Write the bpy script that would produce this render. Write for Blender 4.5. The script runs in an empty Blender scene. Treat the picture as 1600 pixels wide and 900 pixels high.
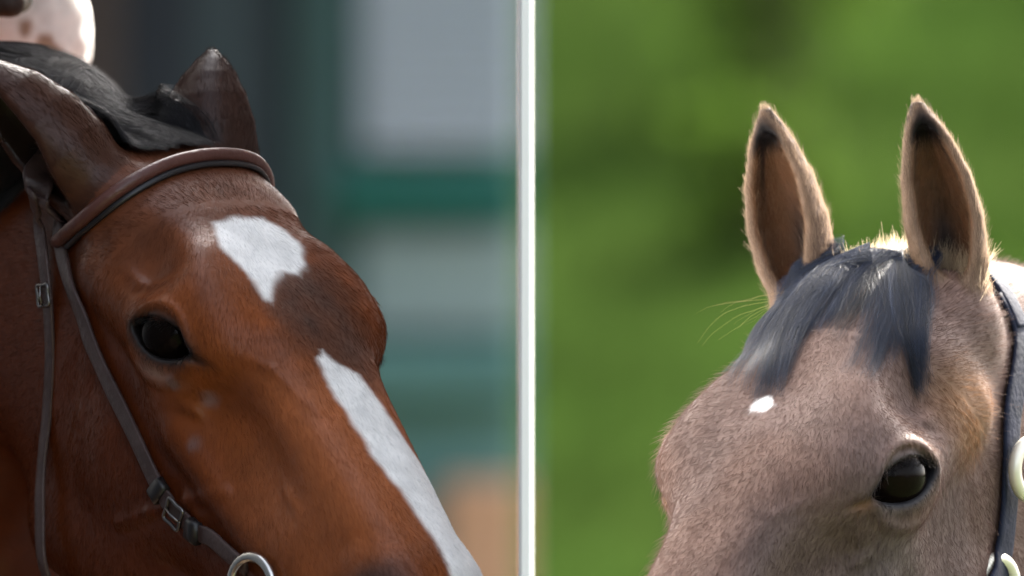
import bpy, math, random
import numpy as np
from mathutils import Vector, Matrix

random.seed(7)
rng = np.random.default_rng(7)
SC = bpy.context.scene
COL = SC.collection
R = math.radians

# ------------------------------------------------------------------ camera, light, exposure
CAM_H = 1.50                       # height of the lens above the ground
FOCUS = 10.0
PXM = 1960.0                       # photo pixels per metre at the focus distance
cam_d = bpy.data.cameras.new('camera')
cam = bpy.data.objects.new('camera', cam_d)
COL.objects.link(cam)
cam.location = (0, 0, CAM_H)
cam.rotation_euler = (R(90), 0, 0)
cam_d.sensor_width = 36
cam_d.lens = 36 * FOCUS * PXM / 1600
cam_d.clip_start, cam_d.clip_end = 0.5, 2000
cam_d.dof.use_dof = True
cam_d.dof.focus_distance = FOCUS - 0.12
cam_d.dof.aperture_fstop = cam_d.lens / 1000 / 0.074      # a big telephoto lens, wide open
SC.camera = cam

SUN_EL, SUN_AZ = R(40), R(26)      # sun behind the horses, to the right of the view direction
sun_dir = Vector((math.sin(SUN_AZ) * math.cos(SUN_EL), math.cos(SUN_AZ) * math.cos(SUN_EL), math.sin(SUN_EL)))
w = bpy.data.worlds.new('World')
SC.world = w
w.use_nodes = True
nt = w.node_tree
sky = nt.nodes.new('ShaderNodeTexSky')
sky.sky_type = 'NISHITA'
sky.sun_disc = False
sky.sun_elevation = SUN_EL
sky.sun_rotation = SUN_AZ
sky.dust_density = 5
sky.ozone_density = 0.4
sky.air_density = 0.8
haze_w = nt.nodes.new('ShaderNodeHueSaturation')            # milky, hazy sky
haze_w.inputs['Saturation'].default_value = 0.45
nt.links.new(sky.outputs[0], haze_w.inputs['Color'])
nt.links.new(haze_w.outputs[0], nt.nodes['Background'].inputs[0])
nt.nodes['Background'].inputs[1].default_value = 0.15
sun_l = bpy.data.lights.new('sun', 'SUN')
sun_l.energy = 4.8
sun_l.angle = R(0.5)
sun_l.color = (1.0, 0.93, 0.82)
sun = bpy.data.objects.new('sun', sun_l)
COL.objects.link(sun)
sun.rotation_euler = sun_dir.to_track_quat('Z', 'Y').to_euler()
SC.view_settings.view_transform = 'Standard'
SC.view_settings.look = 'None'
SC.view_settings.exposure = 2.6
SC.view_settings.gamma = 1
SC.cycles.max_bounces = 8
SC.cycles.transparent_max_bounces = 8

# ------------------------------------------------------------------ helpers
def tag(o, label=None, cat=None, group=None, kind=None):
    if label: o['label'] = label
    if cat: o['category'] = cat
    if group: o['group'] = group
    if kind: o['kind'] = kind
    return o

def mesh_obj(name, verts, faces, mat=None, parent=None, smooth=True, colors=None):
    me = bpy.data.meshes.new(name)
    V = np.asarray(verts, np.float32).reshape(-1, 3)
    if isinstance(faces, np.ndarray):
        n = faces.shape[1]
        me.vertices.add(len(V)); me.vertices.foreach_set('co', V.ravel())
        me.loops.add(faces.size); me.loops.foreach_set('vertex_index', faces.astype(np.int32).ravel())
        me.polygons.add(len(faces))
        me.polygons.foreach_set('loop_start', np.arange(0, faces.size, n, dtype=np.int32))
        me.update(calc_edges=True)
        me.validate()
    else:
        me.from_pydata([tuple(map(float, v)) for v in V], [], [tuple(f) for f in faces])
        me.update()
    if smooth:
        me.polygons.foreach_set('use_smooth', np.ones(len(me.polygons), bool))
    if colors is not None:
        a = me.color_attributes.new('coat', 'FLOAT_COLOR', 'POINT')
        c4 = np.ones((len(V), 4), np.float32); c4[:, :3] = colors
        a.data.foreach_set('color', c4.ravel())
    if mat: me.materials.append(mat)
    o = bpy.data.objects.new(name, me)
    COL.objects.link(o)
    if parent: o.parent = parent
    return o

def empty(name, loc=(0, 0, 0), rz=0):
    o = bpy.data.objects.new(name, None)
    COL.objects.link(o)
    o.location = loc; o.rotation_euler = (0, 0, rz)
    o.empty_display_size = .1
    return o

class MB:
    """collects boxes and tubes and links them as one mesh object"""
    def __init__(s): s.v, s.f = [], []
    def box(s, lo, hi, bevel=0.0):
        x0, y0, z0 = lo; x1, y1, z1 = hi
        b = min(bevel, .45 * min(x1 - x0, y1 - y0, z1 - z0))
        n = len(s.v)
        if b <= 0:
            s.v += [(x, y, z) for x in (x0, x1) for y in (y0, y1) for z in (z0, z1)]
            s.f += [tuple(n + i for i in q) for q in ((0, 1, 3, 2), (4, 6, 7, 5), (0, 4, 5, 1), (2, 3, 7, 6), (0, 2, 6, 4), (1, 5, 7, 3))]
            return s
        idx = {}
        for ix, (cx, sx) in enumerate(((x0, 1), (x1, -1))):
            for iy, (cy, sy) in enumerate(((y0, 1), (y1, -1))):
                for iz, (cz, sz) in enumerate(((z0, 1), (z1, -1))):
                    for a in range(3):
                        p = [cx + sx * b, cy + sy * b, cz + sz * b]
                        p[a] = (cx, cy, cz)[a]
                        idx[ix, iy, iz, a] = len(s.v); s.v.append(tuple(p))
        I = lambda x, y, z, a: idx[x, y, z, a]
        for a in range(3):
            for e in (0, 1):
                c = []
                for u, v in ((0, 0), (1, 0), (1, 1), (0, 1)):
                    k = [0, 0, 0]; k[a] = e; k[(a + 1) % 3] = u; k[(a + 2) % 3] = v
                    c.append(I(*k, a))
                s.f.append(tuple(c if e else c[::-1]))
        for a in range(3):
            b1, b2 = (a + 1) % 3, (a + 2) % 3
            for u in (0, 1):
                for v in (0, 1):
                    k0 = [0, 0, 0]; k1 = [0, 0, 0]
                    k0[b1] = k1[b1] = u; k0[b2] = k1[b2] = v; k1[a] = 1
                    q = (I(*k0, b1), I(*k1, b1), I(*k1, b2), I(*k0, b2))
                    s.f.append(q if (u ^ v) else q[::-1])
        for x in (0, 1):
            for y in (0, 1):
                for z in (0, 1):
                    t = (I(x, y, z, 0), I(x, y, z, 1), I(x, y, z, 2))
                    s.f.append(t if (x + y + z) % 2 else t[::-1])
        return s
    def tube(s, pts, rad, n=10, flat=1.0, normals=None, caps=True):
        """swept section: rad may be a list; flat < 1 squashes it along the surface normal"""
        P = np.asarray(pts, float); m = len(P)
        rad = np.full(m, rad, float) if np.isscalar(rad) else np.asarray(rad, float)
        T = np.gradient(P, axis=0); T /= np.linalg.norm(T, axis=1)[:, None]
        if normals is None:
            N = np.zeros_like(P); a = np.array([0, 0, 1.0])
            if abs(T[0] @ a) > .9: a = np.array([0, 1.0, 0])
            for i in range(m):
                a = a - T[i] * (a @ T[i]); a /= np.linalg.norm(a); N[i] = a
        else:
            N = np.asarray(normals, float); N = N - T * (N * T).sum(1)[:, None]; N /= np.linalg.norm(N, axis=1)[:, None]
        B = np.cross(T, N)
        b0 = len(s.v)
        for i in range(m):
            for k in range(n):
                t = 2 * math.pi * (k + .5) / n
                cx, cy = math.cos(t), math.sin(t)
                if flat < .6:            # strap: rounded rectangle
                    cx = math.copysign(abs(cx) ** .45, cx); cy = math.copysign(abs(cy) ** .6, cy)
                s.v.append(tuple(P[i] + B[i] * rad[i] * cx + N[i] * rad[i] * flat * cy))
        for i in range(m - 1):
            for k in range(n):
                a, b = b0 + i * n + k, b0 + i * n + (k + 1) % n
                s.f.append((a, b, b + n, a + n))
        if caps:
            s.f.append(tuple(b0 + k for k in range(n))[::-1])
            s.f.append(tuple(b0 + (m - 1) * n + k for k in range(n)))
        return s
    def ring(s, c, ax, r, t, n=28, m=10, squash=(1, 1)):
        """torus of radius r and wire radius t round the axis ax"""
        ax = np.asarray(ax, float); ax /= np.linalg.norm(ax)
        u = np.cross(ax, (0, 0, 1.0)); u /= np.linalg.norm(u); v = np.cross(ax, u)
        if v[2] < 0: v = -v
        b0 = len(s.v)
        for i in range(n):
            a = 2 * math.pi * i / n
            d = u * math.cos(a) * squash[0] + v * math.sin(a) * squash[1]
            for k in range(m):
                b = 2 * math.pi * k / m
                s.v.append(tuple(np.asarray(c) + d * r + d / np.linalg.norm(d) * t * math.cos(b) + ax * t * math.sin(b)))
        for i in range(n):
            for k in range(m):
                a0, a1 = b0 + i * m, b0 + ((i + 1) % n) * m
                s.f.append((a0 + k, a1 + k, a1 + (k + 1) % m, a0 + (k + 1) % m))
        return s
    def build(s, name, mat, parent=None, smooth=False):
        return mesh_obj(name, s.v, s.f, mat, parent, smooth)

def spline(pts, n):
    """Catmull-Rom through pts"""
    P = np.asarray(pts, float)
    P = np.vstack([2 * P[0] - P[1], P, 2 * P[-1] - P[-2]])
    seg = len(P) - 3
    t = np.linspace(0, seg - 1e-9, n); i = t.astype(int); f = (t - i)[:, None]
    a, b, c, d = P[i], P[i + 1], P[i + 2], P[i + 3]
    return .5 * (2 * b + (c - a) * f + (2 * a - 5 * b + 4 * c - d) * f * f + (3 * b - a - 3 * c + d) * f ** 3)

# ------------------------------------------------------------------ materials
def mat(name, color, rough=.6, spec=.4, var=.15, scale=8., bump=.0, bscale=40., metal=0., sheen=0., trans=0., stretch=(1, 1, 1), color2=None):
    m = bpy.data.materials.new(name); m.use_nodes = True
    n, l = m.node_tree.nodes, m.node_tree.links
    b = n['Principled BSDF']
    b.inputs['Roughness'].default_value = rough
    b.inputs['Specular IOR Level'].default_value = spec
    b.inputs['Metallic'].default_value = metal
    if sheen: b.inputs['Sheen Weight'].default_value = sheen
    tc = n.new('ShaderNodeTexCoord'); mp = n.new('ShaderNodeMapping'); mp.inputs['Scale'].default_value = stretch
    l.new(tc.outputs['Object'], mp.inputs[0])
    no = n.new('ShaderNodeTexNoise'); no.inputs['Scale'].default_value = scale; no.inputs['Detail'].default_value = 6
    l.new(mp.outputs[0], no.inputs['Vector'])
    rp = n.new('ShaderNodeValToRGB')
    c = np.array(color)
    d = np.array(color2) if color2 is not None else c * (1 + var)
    c1 = c * (1 - var) if color2 is None else c
    rp.color_ramp.elements[0].position, rp.color_ramp.elements[1].position = .3, .7
    rp.color_ramp.elements[0].color = (*c1, 1); rp.color_ramp.elements[1].color = (*np.clip(d, 0, 1), 1)
    l.new(no.outputs[0], rp.inputs[0]); l.new(rp.outputs[0], b.inputs['Base Color'])
    if bump:
        n2 = n.new('ShaderNodeTexNoise'); n2.inputs['Scale'].default_value = bscale; n2.inputs['Detail'].default_value = 5
        l.new(mp.outputs[0], n2.inputs['Vector'])
        bu = n.new('ShaderNodeBump'); bu.inputs['Strength'].default_value = bump; bu.inputs['Distance'].default_value = .01
        l.new(n2.outputs[0], bu.inputs['Height']); l.new(bu.outputs[0], b.inputs['Normal'])
    if trans:
        t = n.new('ShaderNodeBsdfTranslucent'); mx = n.new('ShaderNodeMixShader'); mx.inputs[0].default_value = trans
        l.new(rp.outputs[0], t.inputs[0]); l.new(b.outputs[0], mx.inputs[1]); l.new(t.outputs[0], mx.inputs[2])
        l.new(mx.outputs[0], n['Material Output'].inputs[0])
    return m

def coat_mat(name, rough, spec, sheen, trans=0.):
    """short horse coat: colour pattern from the mesh, fine hair relief from noise"""
    m = bpy.data.materials.new(name); m.use_nodes = True
    n, l = m.node_tree.nodes, m.node_tree.links
    b = n['Principled BSDF']
    b.inputs['Roughness'].default_value = rough
    b.inputs['Specular IOR Level'].default_value = spec
    b.inputs['Sheen Weight'].default_value = sheen
    at = n.new('ShaderNodeAttribute'); at.attribute_name = 'coat'
    tc = n.new('ShaderNodeTexCoord')
    no = n.new('ShaderNodeTexNoise'); no.inputs['Scale'].default_value = 55; no.inputs['Detail'].default_value = 8
    l.new(tc.outputs['Object'], no.inputs['Vector'])
    mr = n.new('ShaderNodeMapRange'); mr.inputs[3].default_value = .72; mr.inputs[4].default_value = 1.28
    l.new(no.outputs[0], mr.inputs[0])
    mu = n.new('ShaderNodeMix'); mu.data_type = 'RGBA'; mu.blend_type = 'MULTIPLY'; mu.inputs[0].default_value = 1
    l.new(at.outputs['Color'], mu.inputs[6]); l.new(mr.outputs[0], mu.inputs[7])
    l.new(mu.outputs[2], b.inputs['Base Color'])
    n2 = n.new('ShaderNodeTexNoise'); n2.inputs['Scale'].default_value = 130; n2.inputs['Detail'].default_value = 6
    n3 = n.new('ShaderNodeTexNoise'); n3.inputs['Scale'].default_value = 26; n3.inputs['Detail'].default_value = 4
    l.new(tc.outputs['Object'], n2.inputs['Vector']); l.new(tc.outputs['Object'], n3.inputs['Vector'])
    b1 = n.new('ShaderNodeBump'); b1.inputs['Strength'].default_value = .12; b1.inputs['Distance'].default_value = .004
    b2 = n.new('ShaderNodeBump'); b2.inputs['Strength'].default_value = .07; b2.inputs['Distance'].default_value = .010
    l.new(n2.outputs[0], b1.inputs['Height']); l.new(n3.outputs[0], b2.inputs['Height'])
    l.new(b2.outputs[0], b1.inputs['Normal']); l.new(b1.outputs[0], b.inputs['Normal'])
    return m

def hair_mat(name, rough=.35, spec=.3, trans=.35):
    """strand material; colour from the strand attribute unless one is given"""
    m = bpy.data.materials.new(name); m.use_nodes = True
    n, l = m.node_tree.nodes, m.node_tree.links
    b = n['Principled BSDF']
    b.inputs['Roughness'].default_value = rough
    b.inputs['Specular IOR Level'].default_value = spec
    t = n.new('ShaderNodeBsdfTranslucent')
    mx = n.new('ShaderNodeMixShader'); mx.inputs[0].default_value = trans
    at = n.new('ShaderNodeAttribute'); at.attribute_name = 'strand'
    l.new(at.outputs['Color'], b.inputs['Base Color']); l.new(at.outputs['Color'], t.inputs[0])
    l.new(b.outputs[0], mx.inputs[1]); l.new(t.outputs[0], mx.inputs[2])
    l.new(mx.outputs[0], n['Material Output'].inputs[0])
    return m

def strands(name, pts, rad, colors, material, parent, taper=.25):
    """pts (n, m, 3) -> one hair-curves object"""
    n, m = pts.shape[:2]
    hc = bpy.data.hair_curves.new(name)
    hc.add_curves([m] * n)
    hc.attributes['position'].data.foreach_set('vector', np.ascontiguousarray(pts, np.float32).ravel())
    r = np.ones((n, 1)) * np.linspace(1, taper, m)[None] * np.asarray(rad).reshape(-1, 1)
    a = hc.attributes.get('radius') or hc.attributes.new('radius', 'FLOAT', 'POINT')
    a.data.foreach_set('value', r.astype(np.float32).ravel())
    c = np.ones((n, 4), np.float32); c[:, :3] = colors
    a = hc.attributes.new('strand', 'FLOAT_COLOR', 'CURVE')
    a.data.foreach_set('color', c.ravel())
    hc.materials.append(material)
    o = bpy.data.objects.new(name, hc)
    COL.objects.link(o)
    if parent: o.parent = parent
    o['kind'] = 'stuff'
    return o

# ------------------------------------------------------------------ distance-field modelling
def smin(a, b, k):
    h = np.maximum(k - np.abs(a - b), 0) / k
    return np.minimum(a, b) - h * h * k * .25

def smax(a, b, k): return -smin(-a, -b, k)

def ell(p, c, r, M=None):
    q = p - np.asarray(c, np.float32)
    if M is not None: q = q @ np.asarray(M, np.float32).T
    r = np.asarray(r, np.float32)
    a = q / r
    k0 = np.sqrt((a * a).sum(-1)); a = a / r
    k1 = np.sqrt((a * a).sum(-1)) + 1e-6
    return k0 * (k0 - 1) / k1

def cone(p, a, ra, b, rb):
    """round cone / capsule"""
    a = np.asarray(a, np.float32); b = np.asarray(b, np.float32); d = b - a
    t = np.clip(((p - a) @ d) / float(d @ d), 0, 1)
    q = p - a - t[:, None] * d
    return np.sqrt((q * q).sum(-1)) - (ra + (rb - ra) * t)

def fold(y, e=.006): return np.sqrt(y * y + e * e)

def axes(x, up):
    x = np.asarray(x, float); x = x / np.linalg.norm(x)
    z = np.asarray(up, float); z = z - x * (x @ z); z /= np.linalg.norm(z)
    return np.array([x, np.cross(z, x), z])           # rows: forward, left, up

def extract(F, lo, hi, h, h0=.08):
    """sparse surface nets of F on a grid of size h"""
    lo = np.asarray(lo, float); hi = np.asarray(hi, float)
    n = np.ceil((hi - lo) / h0).astype(int)
    g = np.stack(np.meshgrid(*[np.arange(k) for k in n], indexing='ij'), -1).reshape(-1, 3)
    s = h0
    while True:
        d = F((lo + (g + .5) * s).astype(np.float32))
        g = g[np.abs(d) < s * 1.45 + (.02 if s > .03 else 0)]
        if s <= h * 1.01: break
        off = np.array([(i, j, k) for i in (0, 1) for j in (0, 1) for k in (0, 1)])
        g = (g[:, None] * 2 + off[None]).reshape(-1, 3); s *= .5
    K = 1 << 20
    key = lambda q: (q[:, 0].astype(np.int64) * K + q[:, 1]) * K + q[:, 2]
    off = np.array([(i, j, k) for i in (0, 1) for j in (0, 1) for k in (0, 1)])
    cor = (g[:, None] + off[None]).reshape(-1, 3)
    ku, first, inv = np.unique(key(cor), return_index=True, return_inverse=True)
    cu = cor[first]
    dv = F((lo + cu * s).astype(np.float32))
    cd = dv[inv].reshape(-1, 8)
    sg = cd < 0
    act = sg.any(1) & ~sg.all(1)
    g, cd, sg = g[act], cd[act], sg[act]
    acc = np.zeros((len(g), 3)); cnt = np.zeros(len(g))
    for i in range(8):
        for j in range(i + 1, 8):
            if abs(off[i] - off[j]).sum() != 1: continue
            m = sg[:, i] != sg[:, j]
            t = cd[:, i] / np.where(m, cd[:, i] - cd[:, j], 1)
            acc[m] += (off[i] + t[:, None] * (off[j] - off[i]))[m]; cnt[m] += 1
    V = lo + (g + acc / cnt[:, None]) * s
    kc = key(g); order = np.argsort(kc); ks = kc[order]
    def find(q):
        i = np.clip(np.searchsorted(ks, key(q)), 0, len(ks) - 1)
        return np.where(ks[i] == key(q), order[i], -1)
    Q = []
    for a, (o1, o2) in enumerate((((0, 1, 0), (0, 0, 1)), ((0, 0, 1), (1, 0, 0)), ((1, 0, 0), (0, 1, 0)))):
        e = np.zeros(3, int); e[a] = 1
        i1 = int(e[0] * 4 + e[1] * 2 + e[2])
        m = sg[:, 0] != sg[:, i1]
        q = g[m]; flip = ~sg[m, 0]
        c = np.stack([find(q), find(q - o1), find(q - np.array(o1) - o2), find(q - o2)], 1)
        ok = (c >= 0).all(1); c = c[ok]; flip = flip[ok]
        c[flip] = c[flip][:, ::-1]
        Q.append(c)
    return V, np.concatenate(Q)

def grad(F, V, e=.0012):
    G = np.zeros((len(V), 3))
    for s in ((1, 1, 1), (1, -1, -1), (-1, 1, -1), (-1, -1, 1)):
        s = np.array(s, float)
        G += s[None] * F((V + e * s).astype(np.float32))[:, None]
    return G / (4 * e)

def project(F, V, it=2, most=.004):
    for _ in range(it):
        d = F(V.astype(np.float32)); G = grad(F, V)
        st = d[:, None] * G / np.maximum((G * G).sum(1), .15)[:, None]
        ln = np.linalg.norm(st, axis=1)[:, None]
        V = V - st * np.minimum(1, most / np.maximum(ln, 1e-9))
    return V

def refine(V, Q, sel):
    """split the selected quads into four; neighbours keep their edges"""
    A = Q[sel]
    E = np.concatenate([A[:, [i, (i + 1) % 4]] for i in range(4)])
    Es = np.sort(E, 1)
    u, inv = np.unique(Es, axis=0, return_inverse=True)
    inv = inv.reshape(-1)
    m = len(A); base = len(V)
    mid = V[u].mean(1); cen = V[A].mean(1)
    V2 = np.concatenate([V, mid, cen])
    ei = [base + inv[i * m:(i + 1) * m] for i in range(4)]
    c = base + len(mid) + np.arange(m)
    new = np.concatenate([np.stack([A[:, i], ei[i], c, ei[(i + 3) % 4]], 1) for i in range(4)])
    return V2, np.concatenate([Q[~sel], new])

def vnoise(p, scale, seed=0):
    """cheap smooth value noise"""
    q = p * scale + seed * 17.3
    i = np.floor(q).astype(np.int64); f = q - i; f = f * f * (3 - 2 * f)
    out = np.zeros(len(p))
    for dx in (0, 1):
        for dy in (0, 1):
            for dz in (0, 1):
                hsh = (i[:, 0] + dx) * 374761393 + (i[:, 1] + dy) * 668265263 + (i[:, 2] + dz) * 2147483647 + seed * 1274126177
                hsh = (hsh ^ (hsh >> 13)) * 1274126177
                r = ((hsh ^ (hsh >> 16)) & 0xffff) / 65535.
                wgt = (f[:, 0] if dx else 1 - f[:, 0]) * (f[:, 1] if dy else 1 - f[:, 1]) * (f[:, 2] if dz else 1 - f[:, 2])
                out += r * wgt
    return out

def ss(a, b, x):
    t = np.clip((x - a) / (b - a), 0, 1)
    return t * t * (3 - 2 * t)

# ------------------------------------------------------------------ the horse
EYE_C = np.array([.194, .0725, -.0655])
EYE_R = .0290
EYE_N = np.array([.40, .85, .30]); EYE_N /= np.linalg.norm(EYE_N)
EYE_A = axes(EYE_N, (-.12, 0, 1))                       # rows: outward, along, up
EYE_U = np.array([.80, -.50, .35]); EYE_U -= EYE_N * (EYE_U @ EYE_N); EYE_U /= np.linalg.norm(EYE_U)
EYE_W = np.cross(EYE_N, EYE_U)
if EYE_W[2] < 0: EYE_W = -EYE_W

VEINS = [([(.250, .083, -.088), (.300, .078, -.078), (.360, .062, -.062), (.430, .050, -.058)], .0022, .0055),
         ([(.335, .075, -.108), (.305, .084, -.150), (.275, .086, -.195), (.245, .082, -.240)], .0024, .0060),
         ([(.300, .080, -.150), (.350, .066, -.155), (.400, .056, -.140)], .0018, .0055),
         ([(.100, .086, -.075), (.140, .090, -.060), (.175, .078, -.026), (.205, .050, -.008)], .0018, .0060),
         ([(.240, .075, -.030), (.290, .050, -.012), (.345, .034, -.006)], .0016, .0050),
         ([(.120, .086, -.150), (.150, .087, -.210), (.165, .084, -.270)], .0016, .0090)]

def eye_opening(u, v, R2=.0440):
    return smax(np.sqrt(u * u + (v - (R2 - .0165)) ** 2) - R2, np.sqrt(u * u + (v + (R2 - .0145)) ** 2) - R2, .004)

def head_sdf(p):
    """p in head space: x to the nose, y to the horse's left, z out of the forehead; metres"""
    q = p.copy(); q[:, 1] = fold(p[:, 1])
    d = ell(p, (.05, 0, -.112), (.10, .074, .070))                                       # cranium
    d = smin(d, ell(p, (.160, 0, -.066), (.165, .092, .062)), .04)                         # forehead
    d = smin(d, ell(q, (.150, .050, -.205), (.125, .036, .158)), .035)                     # jowl
    d = smin(d, cone(p, (.10, 0, -.15), .075, (.46, 0, -.10), .045), .04)
    d = smin(d, cone(q, (.26, .031, -.035), .029, (.51, .020, -.034), .025), .035)        # nasal bones
    d = smin(d, cone(p, (.22, 0, -.049), .046, (.52, 0, -.041), .036), .03)
    d = smin(d, cone(q, (.165, .050, -.036), .026, (.225, .058, -.040), .030), .035)
    d = smin(d, ell(q, (.110, .045, -.072), (.100, .038, .038)), .035)       # brow
    d = smin(d, cone(q, (.24, .042, -.108), .043, (.47, .026, -.092), .035), .04)          # maxilla
    d = smin(d, cone(q, (.16, .045, -.335), .026, (.49, .018, -.165), .022), .045)         # mandible
    d = smin(d, cone(q, (.20, .036, -.21), .050, (.46, .022, -.132), .034), .04)
    d = smin(d, ell(p, (.545, 0, -.078), (.075, .056, .062)), .04)                         # muzzle
    d = smin(d, ell(p, (.595, 0, -.10), (.032, .045, .042)), .03)
    d = smin(d, ell(p, (.56, 0, -.148), (.042, .032, .026)), .02)                           # chin
    d = smin(d, ell(q, (.199, .058, -.058), (.052, .037, .043)), .035)                      # orbit
    d = smin(d, cone(q, (.205, .078, -.072), .016, (.085, .078, -.105), .016), .03)         # cheek arch
    d = smin(d, cone(q, (.262, .078, -.116), .011, (.390, .060, -.112), .008), .018)       # facial crest
    d = smax(d, -ell(q, (.135, .094, -.036), (.026, .016, .018)), .036)                     # hollow above the eye
    d = smax(d, -ell(q, (.330, .082, -.070), (.055, .020, .022)), .04)                      # flat side of the nose
    d = smax(d, -ell(q, (.578, .047, -.064), (.022, .012, .016)), .014)                     # nostril
    d = smax(d, -cone(q, (.612, .0, -.128), .004, (.465, .056, -.128), .002), .008)         # mouth
    d = smin(d, ell(q, (.512, .035, -.036), (.036, .017, .019)), .016)                      # nostril wing
    for ch, hh, rr in VEINS:
        for a, b in zip(ch[:-1], ch[1:]):
            d = d - hh * np.exp(-(np.maximum(cone(q, a, 0, b, 0), 0) / rr) ** 2) * .8
    # eye: lid swelling, brow, opening
    e = p.copy(); e[:, 1] = np.abs(p[:, 1])
    r = (e - EYE_C.astype(np.float32))
    a, u, v = r @ EYE_N.astype(np.float32), r @ EYE_U.astype(np.float32), r @ EYE_W.astype(np.float32)
    dist = np.sqrt((r * r).sum(1))
    d = smin(d, dist - (EYE_R + .0036), .020)
    fold_c = np.sqrt((u + .002) ** 2 + (v + .004) ** 2)                                       # creases of the upper lid
    up = ss(-.2, .4, v / (np.abs(u) + .012))
    d = d - .0028 * np.exp(-((fold_c - .0325) / .0042) ** 2) * up * (a > 0)
    d = d + .0022 * np.exp(-((fold_c - .0262) / .0028) ** 2) * up * (a > 0)
    d = d - .0020 * np.exp(-((fold_c - .034) / .005) ** 2) * (1 - up) * (a > 0)
    d = d + .0030 * np.exp(-((u - .038) / .012) ** 2 - ((v + .005) / .0035) ** 2) * (a > 0)   # inner corner
    lens = eye_opening(u, v)
    d = smax(d, -smax(lens, .004 - a, .004), .007)
    return d

def ear_sdf(p, E):
    """thin curled shell; E: base, axis rows (along, side, opening), length, width"""
    r = (p - E['b'].astype(np.float32)) @ E['M'].T.astype(np.float32)
    L, W = E['L'], E['W']
    t = np.clip(r[:, 0] / L, -.2, 1.02)
    tt = np.clip(t, 0, 1)
    s = r[:, 1] - E['bend'] * L * (tt ** 2 - .35 * tt)
    o = r[:, 2] - E['lean'] * L * tt ** 2
    wd = W * np.interp(tt, (0, .1, .25, .45, .65, .82, .93, 1), (.62, .74, .93, 1.0, .86, .56, .28, .05))
    th = np.radians(np.interp(tt, (0, .15, .4, .7, 1), (165, 140, 112, 98, 90)))
    ang = np.abs(np.arctan2(s, -o))
    rho = np.sqrt(s * s + o * o)
    ex, ey = np.sin(th) * wd, np.cos(th) * wd
    dend = np.sqrt((np.abs(s) - ex) ** 2 + (-o - ey) ** 2)
    dc = np.where(ang < th, np.abs(rho - wd), dend)
    thick = E.get('th', 1) * np.interp(tt, (0, .3, .8, 1), (.0068, .0048, .0042, .0040))
    d = dc - thick
    solid = np.sqrt(s * s + (np.where(o > 0, 1.35, 1.0) * o) ** 2) - wd - thick * np.where(o > 0, .5, 1.)
    f = ss(.86, .96, tt)
    d = d * (1 - f) + solid * f
    return np.maximum(d, np.maximum(-r[:, 0] - .15 * L, r[:, 0] - L * 1.01)), tt, s, o, wd

def ear(b, along, opening, L, W, bend, lean):
    a = np.asarray(along, float); a /= np.linalg.norm(a)
    o = np.asarray(opening, float); o -= a * (a @ o); o /= np.linalg.norm(o)
    return dict(b=np.asarray(b, float), M=np.array([a, np.cross(o, a), o]), L=L, W=W, bend=bend, lean=lean)

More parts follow.
